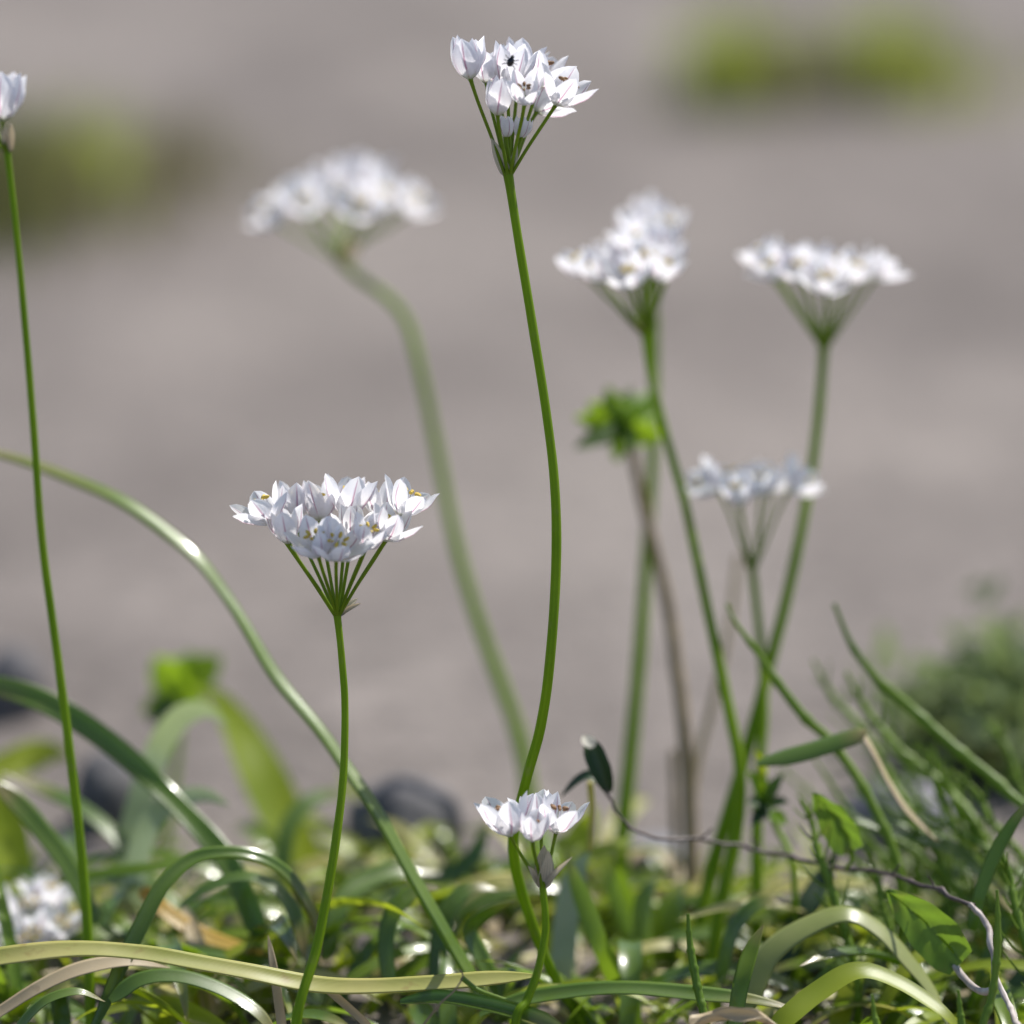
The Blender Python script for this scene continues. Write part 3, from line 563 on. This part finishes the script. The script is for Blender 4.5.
leaf('dull grey leaf slanting behind the pale arched leaf', [(810, 1000, 1.10), (838, 972, 1.10), (866, 950, 1.105), (895, 936, 1.11)], 22, 'leaf', (-.1, -.6, .8), gut=.2)
leaf('narrow upright leaf with a glint at the foot of the pale arch', [(735, 1030, 1.055), (742, 985, 1.056), (752, 950, 1.06), (764, 925, 1.063)], 16, 'leaf_mid', (-.3, -.8, .4), gut=.3)
leaf('yellow blade lying low behind the pale arch', [(775, 955, 1.13), (805, 940, 1.13), (838, 936, 1.13), (870, 950, 1.13)], 22, 'leaf_yellow', (.4, -.5, .77), gut=.15, th=0)
leaf('upright green blade at the edge leaning over the pale twig', [(972, 930, 1.075), (980, 895, 1.075), (994, 857, 1.075), (1012, 825, 1.075), (1034, 795, 1.075)], 13, 'leaf_mid', (-.2, -.9, .3))
leaf('crumpled brown dead leaf at the bottom before the pale arch', [(690, 1026, 1.03), (712, 1018, 1.03), (735, 1015, 1.03), (758, 1018, 1.03), (780, 1028, 1.03)], 17, 'straw', (.25, -.5, .83), 'dead leaf', 'dead_leaf', wavy=.6, gut=.8, group='dead leaves among the green')

# the loose tangle along the bottom: long arching leaves nobody could tell apart, in a few tints
rl = random.Random(404)
TINT = {'leaf': 'loose green strap leaf arching through the tangle along the bottom', 'leaf_mid': 'loose bright green strap leaf arching through the tangle along the bottom',
        'leaf_yellow': 'loose yellow green strap leaf arching through the tangle along the bottom', 'cream': 'loose cream coloured dead blade in the tangle along the bottom'}
for i in range(30):
    px, d = 40 + 960*(i+.5)/30 + rl.uniform(-30, 30), rl.uniform(1.085, 1.165)
    mt = ('leaf', 'leaf_mid', 'leaf_yellow', 'leaf_mid', 'cream', 'leaf')[i % 6]; b = P(px, 900, d); b.z = -.001
    sg = rl.choice((-1, 1)); L = rl.uniform(.045, .085); hd = R(rl.uniform(-35, 35)); e0 = R(rl.uniform(48, 74)); e1 = R(rl.uniform(-60, -25)); p = b.copy(); pts = [b.copy()]
    for k in range(9):
        e = e0+(e1-e0)*(k/8)**.9; p = p + Vector((sg*math.cos(hd)*math.cos(e), math.sin(hd)*math.cos(e), math.sin(e)))*(L/9); p.z = max(p.z, .003); pts.append(p.copy())
    m = MB(); strap(m, pts, rl.uniform(.0017, .0027), (.28, -.46, .84), .12, (0 if mt == 'leaf_yellow' else .25), 40, 0, 0, (.08, .4))
    tag(m.build('strap_leaf', mt), TINT[mt], 'leaf', TINT[mt].replace('leaf', 'leaves').replace('blade', 'blades'))

# thin dark tendril
m = MB(); tube(m, [P(418, 1032, 1.03), P(440, 1004, 1.031), P(455, 990, 1.033), P(463, 976, 1.035), P(460, 970, 1.035)], lambda q: .00035*(1-.5*q), 6, 24)
tag(m.build('dry_tendril', 'brown_stalk'), 'hair thin brown tendril rising before the pale yellow leaf', 'tendril')
m = MB(); tube(m, [P(462, 978, 1.04), P(478, 990, 1.038), P(500, 998, 1.036), P(525, 1006, 1.035)], lambda q: .0007*(1-.5*q), 7, 20)
tag(m.build('green_shoot', 'horsetail'), 'slim green shoot crossing the end of the pale yellow leaf', 'shoot')

# ------------------------------------------------------------------ leafy weed with brown stalk, small weed
def leaflet(mb, base, d, nrm, L, wd, cup=.25, droop=.3, mi=0, nu=6, nv=8):
    """flat oval leaflet with a folded midrib, wide in the middle"""
    d = d.normalized(); nrm = (nrm - d*nrm.dot(d)).normalized(); s = d.cross(nrm); rows, uvs = [], []; p = Vector(base)
    for i in range(nv+1):
        t = i/nv; h = wd*max(.02, math.sin(math.pi*(0.06+.94*t)**.85)**.75); row = []; ur = []
        for j in range(nu+1):
            u = -1+2*j/nu; row.append(p + s*u*h + nrm*(cup*h*abs(u) + .06*h*math.sin(t*14+u*3))); ur.append((j/nu, t))
        rows.append(row); uvs.append(ur)
        dd = (d*math.cos(droop*t) - nrm*math.sin(droop*t)); p = p + dd*(L/nv)
    mb.grid(rows, uvs, False, mi)
def leafyweed(label, stalk, r, mat, leaves, smat, pet=True):
    pts = [P(*s) for s in stalk]; pts.append(Vector((pts[-1].x, pts[-1].y, -.002)) if pts[-1].z > .002 else pts[-1]+Vector((0, 0, -.002)))
    t = empty('leafy_weed', (pts[-1].x, pts[-1].y, 0)); tag(t, label, 'weed')
    m = MB(); tube(m, pts, lambda q: r*(.7+.4*q), 8, 40, 0, .12); m.build('stalk', smat, t)
    for (bx, by, dz, tx, ty, dz2, wd, mt) in leaves:
        b, e = P(bx, by, stalk[0][2]+dz), P(tx, ty, stalk[0][2]+dz2); m = MB()
        leaflet(m, b, e-b, Vector((-.4, -.85, .2)) if mt == 'weed' else Vector((-.1, -.75, .35)), (e-b).length, wd, .3, .3); m.build('leaf', 'shaded_weed' if mt == 'shade_weed' else mt, t)
    return t
cx, cy = 619, 420
lv = []
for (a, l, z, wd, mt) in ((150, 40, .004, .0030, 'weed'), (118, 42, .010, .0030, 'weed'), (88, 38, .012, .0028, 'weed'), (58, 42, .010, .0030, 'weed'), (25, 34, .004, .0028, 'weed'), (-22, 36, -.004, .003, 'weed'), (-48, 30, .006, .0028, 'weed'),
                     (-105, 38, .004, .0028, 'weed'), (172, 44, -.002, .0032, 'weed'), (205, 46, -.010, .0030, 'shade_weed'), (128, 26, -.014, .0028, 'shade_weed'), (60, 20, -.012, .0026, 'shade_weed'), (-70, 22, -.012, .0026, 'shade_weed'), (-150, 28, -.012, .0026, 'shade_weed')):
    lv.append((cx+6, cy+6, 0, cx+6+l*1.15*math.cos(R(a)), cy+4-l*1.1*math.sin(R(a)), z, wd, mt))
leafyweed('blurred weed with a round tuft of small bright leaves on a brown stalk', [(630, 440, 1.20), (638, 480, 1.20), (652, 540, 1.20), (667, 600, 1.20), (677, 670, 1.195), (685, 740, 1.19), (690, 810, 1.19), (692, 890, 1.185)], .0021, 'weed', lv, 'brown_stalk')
m = MB(); tube(m, [P(692, 905, 1.19), P(690, 830, 1.20), P(697, 765, 1.205), (P(716, 690, 1.21)), P(730, 620, 1.215), P(738, 555, 1.22)], lambda q: .0014*(1-.35*q), 8, 30, 0, .1)
tag(m.build('dry_stalk', 'straw'), 'faint dry stalk forking from beside the brown stalked weed', 'stalk', 'dry stalks by the weed')
m = MB(); tube(m, [P(676, 900, 1.20), P(675, 830, 1.20), P(673, 750, 1.20)], lambda q: .0012*(1-.2*q), 8, 16, 0, .15)
tag(m.build('dry_stalk', 'brown_stalk'), 'short broken brown stalk close to the foot of the weed', 'stalk', 'dry stalks by the weed')
leafyweed('blurred small weed with a flat bright leaf on top, behind the glossy curled leaves', [(180, 690, 1.26), (178, 740, 1.26), (172, 800, 1.255), (166, 850, 1.25)], .0013, 'weed',
          [(182, 690, 0, 152, 658, .0, .006, 'weed'), (182, 690, 0, 220, 655, .0, .006, 'weed'), (182, 690, 0, 186, 648, .008, .006, 'weed'), (178, 700, 0, 142, 712, -.004, .0042, 'weed'), (178, 705, -.002, 150, 722, -.006, .004, 'dark_leaf'), (180, 700, 0, 206, 690, -.006, .004, 'weed')], 'stem')

# ------------------------------------------------------------------ creeping twig with leaves
tr = P(1020, 1030, 1.03); t = empty('creeping_twig', (tr.x, tr.y, 0)); tag(t, 'creeping dark twig turning pale, carrying ovate leaves and a closed leaf bud', 'twig')
def crooked(pts, k=1.6):
    out = []
    for a_, b_ in zip(pts, pts[1:]):
        for q in range(3): out.append(a_.lerp(b_, q/3) + Vector((random.uniform(-k, k), random.uniform(-k, k), random.uniform(-k, k)))*MPP)
    return out + [pts[-1]]
m = MB(); tube(m, crooked([P(606, 788, 1.095), P(615, 808, 1.095), P(629, 828, 1.095), P(655, 839, 1.098), P(699, 839, 1.105), P(743, 846, 1.108), P(786, 856, 1.105), P(832, 866, 1.100), P(890, 875, 1.090), P(939, 890, 1.075), P(973, 907, 1.0655)]), lambda q: (.00036+.00026*q)*(1.5 if int(q*90) % 9 == 0 else 1), 9, 90, 0, .45); m.build('twig', 'twig', t)
m = MB(); tube(m, crooked([P(970, 905, 1.066), P(981, 914, 1.064), P(989, 932, 1.061), P(994, 970, 1.055), P(1007, 1003, 1.045), P(1021, 1030, 1.03), P(1030, 1060, 1.03)]), .00075, 9, 60, 0, .5); m.build('pale_twig', 'pale_twig', t)
m = MB(); tube(m, [P(998, 985, 1.051), P(985, 992, 1.054), P(970, 984, 1.06), P(953, 964, 1.068)], .0009, 8, 20, 0, .2); m.build('side_twig', 'pale_twig', t)
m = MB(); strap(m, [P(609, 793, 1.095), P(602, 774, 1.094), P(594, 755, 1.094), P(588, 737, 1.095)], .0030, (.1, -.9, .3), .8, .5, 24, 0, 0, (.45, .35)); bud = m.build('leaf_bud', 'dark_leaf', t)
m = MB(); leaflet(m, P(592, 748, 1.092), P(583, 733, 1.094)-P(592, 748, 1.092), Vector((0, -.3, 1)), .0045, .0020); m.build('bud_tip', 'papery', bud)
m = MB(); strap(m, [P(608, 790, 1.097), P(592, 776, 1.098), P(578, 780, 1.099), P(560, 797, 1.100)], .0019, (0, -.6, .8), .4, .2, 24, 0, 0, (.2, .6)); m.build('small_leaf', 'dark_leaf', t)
m = MB(); tube(m, [P(590, 782, 1.102), P(592, 810, 1.105), P(590, 850, 1.110)], .0009, 8, 14); m.build('yellow_stalk', 'cream', t)
def ovate(parent, name, base, tip, wl, wr, d, dz, nrm, mat):
    b, e = P(*base, d), P(*tip, d+dz); ax = e-b; L = ax.length; ax.normalize(); nrm = Vector(nrm); nrm = (nrm-ax*nrm.dot(ax)).normalized(); s = ax.cross(nrm)
    m = MB(); rows, uvs = [], []
    for i in range(21):
        t_ = i/20; row = []; ur = []
        for j in range(13):
            u = -1+2*j/12; h = (wl if u < 0 else wr)*MPP*max(.03, (math.sin(math.pi*min(1, .1+.9*t_)**.72))**.7)
            row.append(b + ax*L*t_ + s*u*h + nrm*(.35*h*abs(u)**1.3 - .1*L*math.sin(t_*3) + .0004*math.sin(t_*20+abs(u)*5))); ur.append((j/12, t_))
        rows.append(row); uvs.append(ur)
    m.grid(rows, uvs); o = m.build(name, mat, parent)
    v = MB(); tube(v, [b + nrm*(-.0002), b+ax*L*.5 - nrm*(.1*L+.0002), b+ax*L*.97 - nrm*(.012*L)], lambda q: .0004*(1-.7*q), 6, 12); v.build('midrib', 'stem', o)
    return o
l1 = ovate(t, 'ovate_leaf', (853, 850), (813, 793), 20, 20, 1.095, -.004, (-.5, -.84, .12), 'broad')
l2 = ovate(t, 'ovate_leaf', (962, 962), (886, 890), 26, 26, 1.066, .004, (-.45, -.86, .18), 'broad')
m = MB(); tube(m, [P(853, 850, 1.0955), P(851, 862, 1.096), P(846, 868, 1.097)], .0005, 7, 8); m.build('leaf_stalk', 'stem', t)
for (ax_, ay_, bx_, by_, d_) in ((700, 839, 712, 828, 1.104), (760, 850, 752, 838, 1.107), (890, 876, 900, 864, 1.088), (935, 889, 928, 876, 1.076), (828, 865, 836, 880, 1.098)):
    m = MB(); tube(m, [P(ax_, ay_, d_), P((ax_+bx_)/2+1, (ay_+by_)/2, d_), P(bx_, by_, d_-.002)], lambda q: .0004*(1-.5*q), 6, 8, 0, .3); m.build('side_twig', 'twig', t)
# dark leafy node and side sprigs where the twig passes the lower stems
sp = P(766, 840, 1.13); t2 = empty('leafy_sprig', (sp.x, sp.y, 0)); tag(t2, 'dark leafy sprig below the folded leaf, where the blurred stems meet the twig', 'sprig')
m = MB(); tube(m, [P(764, 775, 1.13), P(768, 805, 1.13), P(778, 830, 1.13), P(791, 858, 1.123), P(795, 900, 1.12), P(796, 1010, 1.115)], .0009, 7, 24, 0, .2); m.build('stalk', 'stem', t2)
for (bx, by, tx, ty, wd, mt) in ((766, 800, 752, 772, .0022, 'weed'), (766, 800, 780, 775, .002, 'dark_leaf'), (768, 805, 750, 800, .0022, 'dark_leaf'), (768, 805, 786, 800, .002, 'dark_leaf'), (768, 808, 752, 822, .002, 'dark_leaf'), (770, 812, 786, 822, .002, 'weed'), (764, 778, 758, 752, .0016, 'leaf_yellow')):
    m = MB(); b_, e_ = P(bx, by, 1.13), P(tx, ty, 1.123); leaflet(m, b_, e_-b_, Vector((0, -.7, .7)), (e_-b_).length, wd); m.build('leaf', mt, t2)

# ------------------------------------------------------------------ horsetails
def horsetail(label, pts, wpx, whorl=0, seed=0, name='horsetail', blen=.014):
    rnd = random.Random(seed); q = [P(*p) for p in pts]
    if q[-1].z > 0.004: q.append(Vector((q[-1].x, q[-1].y, -.002)))
    t = empty(name, (q[-1].x, q[-1].y, 0)); tag(t, label, 'horsetail', 'thin jointed horsetail stems')
    r = wpx*MPP/2; m = MB(); n = 60
    tube(m, q, lambda s: r*(.35+.65*min(1, s*4))*(1.28 if int(s*n) % 6 == 0 else 1), 8, n); m.build('stem', 'horsetail', t)
    if whorl:
        c = spline(q, n); b = MB()
        for i in range(5, n-8, 6):
            T = (c[i-1]-c[i+1]).normalized(); o1 = T.orthogonal().normalized(); o2 = T.cross(o1)
            for k in range(whorl):
                a = k*6.283/whorl+rnd.random(); d = (o1*math.cos(a)+o2*math.sin(a))*.7+T*.7
                L = blen*rnd.uniform(.6, 1.1)*min(1, .3+i/n*1.5)
                tube(b, [c[i], c[i]+d*L*.5, c[i]+d*L+Vector((0, 0, L*.3))], lambda s: .00042*(1-.6*s), 5, 6)
        b.build('branches', 'horsetail', t)
horsetail('tall horsetail stem leaning over before the grey green shrub', [(834, 604, 1.13), (852, 646, 1.13), (877, 679, 1.13), (910, 708, 1.13), (956, 749, 1.125), (1005, 790, 1.12), (1050, 850, 1.11)], 12, 0, 1)
horsetail('shorter blurred horsetail stem right of the leaning flat topped stem', [(813, 660, 1.17), (832, 695, 1.17), (861, 730, 1.165), (890, 780, 1.16), (915, 840, 1.15)], 10, 3, 2)
horsetail('horsetail stem between the tallest one and the folded leaf', [(846, 672, 1.15), (865, 708, 1.15), (898, 749, 1.145), (947, 790, 1.14), (985, 850, 1.13)], 11, 3, 3)
horsetail('slim green stem slanting across the leaning stems to the folded leaf', [(727, 604, 1.12), (735, 622, 1.12), (757, 652, 1.12), (780, 686, 1.12), (807, 720, 1.12), (832, 743, 1.12), (870, 800, 1.115), (900, 880, 1.11)], 10, 0, 4)
horsetail('sharp little horsetail tip standing before the pale twig', [(997, 890, 1.035), (998, 930, 1.035), (996, 965, 1.035), (991, 1000, 1.034), (980, 1040, 1.032)], 8, 0, 5)
horsetail('single thin green spike standing at the bottom centre', [(688, 914, 1.06), (690, 945, 1.06), (697, 985, 1.058), (706, 1030, 1.055)], 8.5, 0, 6)
horsetail('short horsetail tip poking up under the yellow green arch', [(872, 994, 1.03), (874, 1012, 1.03), (877, 1040, 1.03)], 7, 0, 7)
horsetail('shortest horsetail tip beside the lower ovate leaf', [(958, 990, 1.035), (960, 1010, 1.035), (962, 1040, 1.035)], 8, 0, 8)
for i, (x0, y0, x1, y1, d, lb) in enumerate(((915, 745, 1010, 880, 1.15, 'branched horsetail behind the sloping glinting leaf'), (950, 770, 1030, 870, 1.13, 'branched horsetail sprawling near the upright edge blade'),
        (880, 760, 960, 890, 1.17, 'branched horsetail behind the tan withered strip'), (905, 820, 985, 930, 1.12, 'branched horsetail over the lower ovate leaf'),
        (800, 800, 835, 900, 1.10, 'small jagged horsetail sprig beside the dark leafy sprig'), (985, 720, 1050, 840, 1.16, 'branched horsetail at the edge before the shrub'), (865, 850, 900, 960, 1.11, 'low branched horsetail between the two ovate leaves'),
        (1000, 850, 1030, 960, 1.08, 'branched horsetail right of the pale twig'))):
    horsetail(lb, [(x0, y0, d), ((x0*.65+x1*.35), (y0*.7+y1*.3)-6, d), ((x0+x1)/2, (y0+y1)/2, d-.003), (x1, y1, d-.008), (x1+22, y1+80, d-.012)], 8.5, 3, 20+i, blen=.010)

rnd_ = random.Random(5)
for i in range(20):
    x1 = rnd_.uniform(930, 1070); y1 = rnd_.uniform(860, 960); d = rnd_.uniform(1.12, 1.2); an = R(rnd_.uniform(112, 152)); L = rnd_.uniform(110, 230)
    x0, y0 = x1 + L*math.cos(an), y1 - L*math.sin(an)
    horsetail('blurred thin horsetail in the thicket between the folded leaf and the shrub', [(x0, y0, d), ((x0+x1)/2-8, (y0+y1)/2-8, d), (x1, y1, d-.005), (x1+20, y1+60, d-.01)], rnd_.uniform(5.5, 8), (0, 2, 0)[i % 3], 60+i, blen=.008)

# ------------------------------------------------------------------ clumps of low leaves (bases hidden in the growth) and ground cover
CG = 'low clumps of garlic leaves'
def clump(px, d, n, h, label, seed, mats, wid=(.0019, .0034)):
    rnd = random.Random(seed); b = P(px, 900, d); b.z = 0
    t = empty('leaf_clump', b); tag(t, label, 'leaf clump', CG)
    for i in range(n):
        a = rnd.random()*6.283; L = h*rnd.uniform(2.2, 4.4); e0 = R(rnd.uniform(28, 72)); e1 = R(rnd.uniform(-55, 0)); p = b + Vector((rnd.gauss(0, .006), rnd.gauss(0, .006), -.001)); pts = [p.copy()]
        for k in range(7):
            e = e0+(e1-e0)*(k/6)**1.1; p = p + (Vector((math.cos(a), math.sin(a), 0))*math.cos(e)+Vector((0, 0, math.sin(e))))*(L/7); p.z = max(p.z, .0025); pts.append(p.copy())
        m = MB(); strap(m, pts, rnd.uniform(*wid), (0.01, 0.01, 1), .3, rnd.choice((0, 0, .25)), 24, rnd.uniform(-.9, .9), 0, (.08, .5)); m.build('leaf', rnd.choice(mats), t)
G = ['leaf', 'leaf', 'leaf_mid', 'leaf_yellow']; GD = ['leaf', 'leaf_mid', 'cream', 'cream', 'straw', 'leaf_yellow']; GY = ['leaf_mid', 'leaf_mid', 'leaf_yellow', 'cream']
for k, (px, d, n, h, lb, mt) in enumerate((
    (30, 1.10, 8, .022, 'low leaf clump around the blurred white cluster', G), (120, 1.13, 8, .02, 'low leaf clump under the faint flat leaf', G), (200, 1.09, 8, .018, 'low leaf clump under the amber dying leaf', GD),
    (260, 1.13, 7, .02, 'low leaf clump behind the nested glinting arch', G), (330, 1.09, 7, .018, 'low leaf clump at the foot of the even fan stem', GD), (380, 1.20, 7, .02, 'low leaf clump behind the glaucous arch', GY),
    (450, 1.18, 8, .02, 'low leaf clump behind the foot of the long arching leaf', G), (520, 1.18, 8, .02, 'low leaf clump at the foot of the tall stem', G), (590, 1.20, 8, .02, 'low leaf clump under the yellow fading leaf', GY),
    (650, 1.19, 8, .02, 'low leaf clump around the foot of the brown stalked weed', GD), (700, 1.17, 7, .019, 'low leaf clump behind the single thin spike', G), (770, 1.16, 8, .02, 'low leaf clump under the dark leafy sprig', GY),
    (840, 1.15, 8, .02, 'low leaf clump behind the pale arched leaf', G), (910, 1.13, 8, .02, 'low leaf clump under the sloping glinting leaf', GY), (980, 1.10, 8, .02, 'low leaf clump behind the pale twig', G),
    (100, 1.077, 7, .014, 'low leaf clump at the bottom under the brownish dead stem', G), (240, 1.072, 7, .013, 'low leaf clump at the bottom left of the even fan stem', GD), (440, 1.077, 7, .013, 'low leaf clump at the bottom around the tendril', G),
    (620, 1.082, 7, .014, 'low leaf clump under the level glinting leaf', G), (860, 1.082, 7, .014, 'low leaf clump under the yellow green arch', GY), (970, 1.072, 7, .014, 'low leaf clump under the lower ovate leaf', G),
    (560, 1.19, 7, .018, 'far low leaf clump behind the low flower', GY), (470, 1.20, 7, .016, 'far low leaf clump right of the dark stone', GD), (300, 1.21, 6, .016, 'far low leaf clump below the yellow blades', GY), (40, 1.18, 7, .024, 'tallest low leaf clump behind the thin stem near the edge', G), (730, 1.19, 6, .016, 'far low leaf clump behind the crossing stems', GY))):
    clump(px, d, n, h*(.62 if d >= 1.15 else .9), lb, 300+k, mt)

def cover():
    g = MB(); mats = ['leaf_mid', 'leaf', 'leaf_yellow', 'straw', 'cream', 'dark_leaf']; wts = [26, 20, 20, 20, 14, 3]; rnd = random.Random(77)
    for i in range(650):
        y = rnd.uniform(1.03, 1.17); x = rnd.uniform(-.24, .24)
        mi = rnd.choices(range(6), wts)[0]; flat = mi in (3, 4)
        blade(g, (x, y, 0), rnd.random()*6.283, R(rnd.uniform(5, 30) if flat else rnd.uniform(35, 88)), R(rnd.uniform(-30, 0) if flat else rnd.uniform(-30, 45)), rnd.uniform(.012, .028), rnd.uniform(.0009, .0026), 7, mi)
    o = g.build('grass', mats); o['kind'] = 'stuff'; tag(o, 'dense low ground cover of green blades and dry bits under the flowers', 'grass', None, 'stuff')
cover()
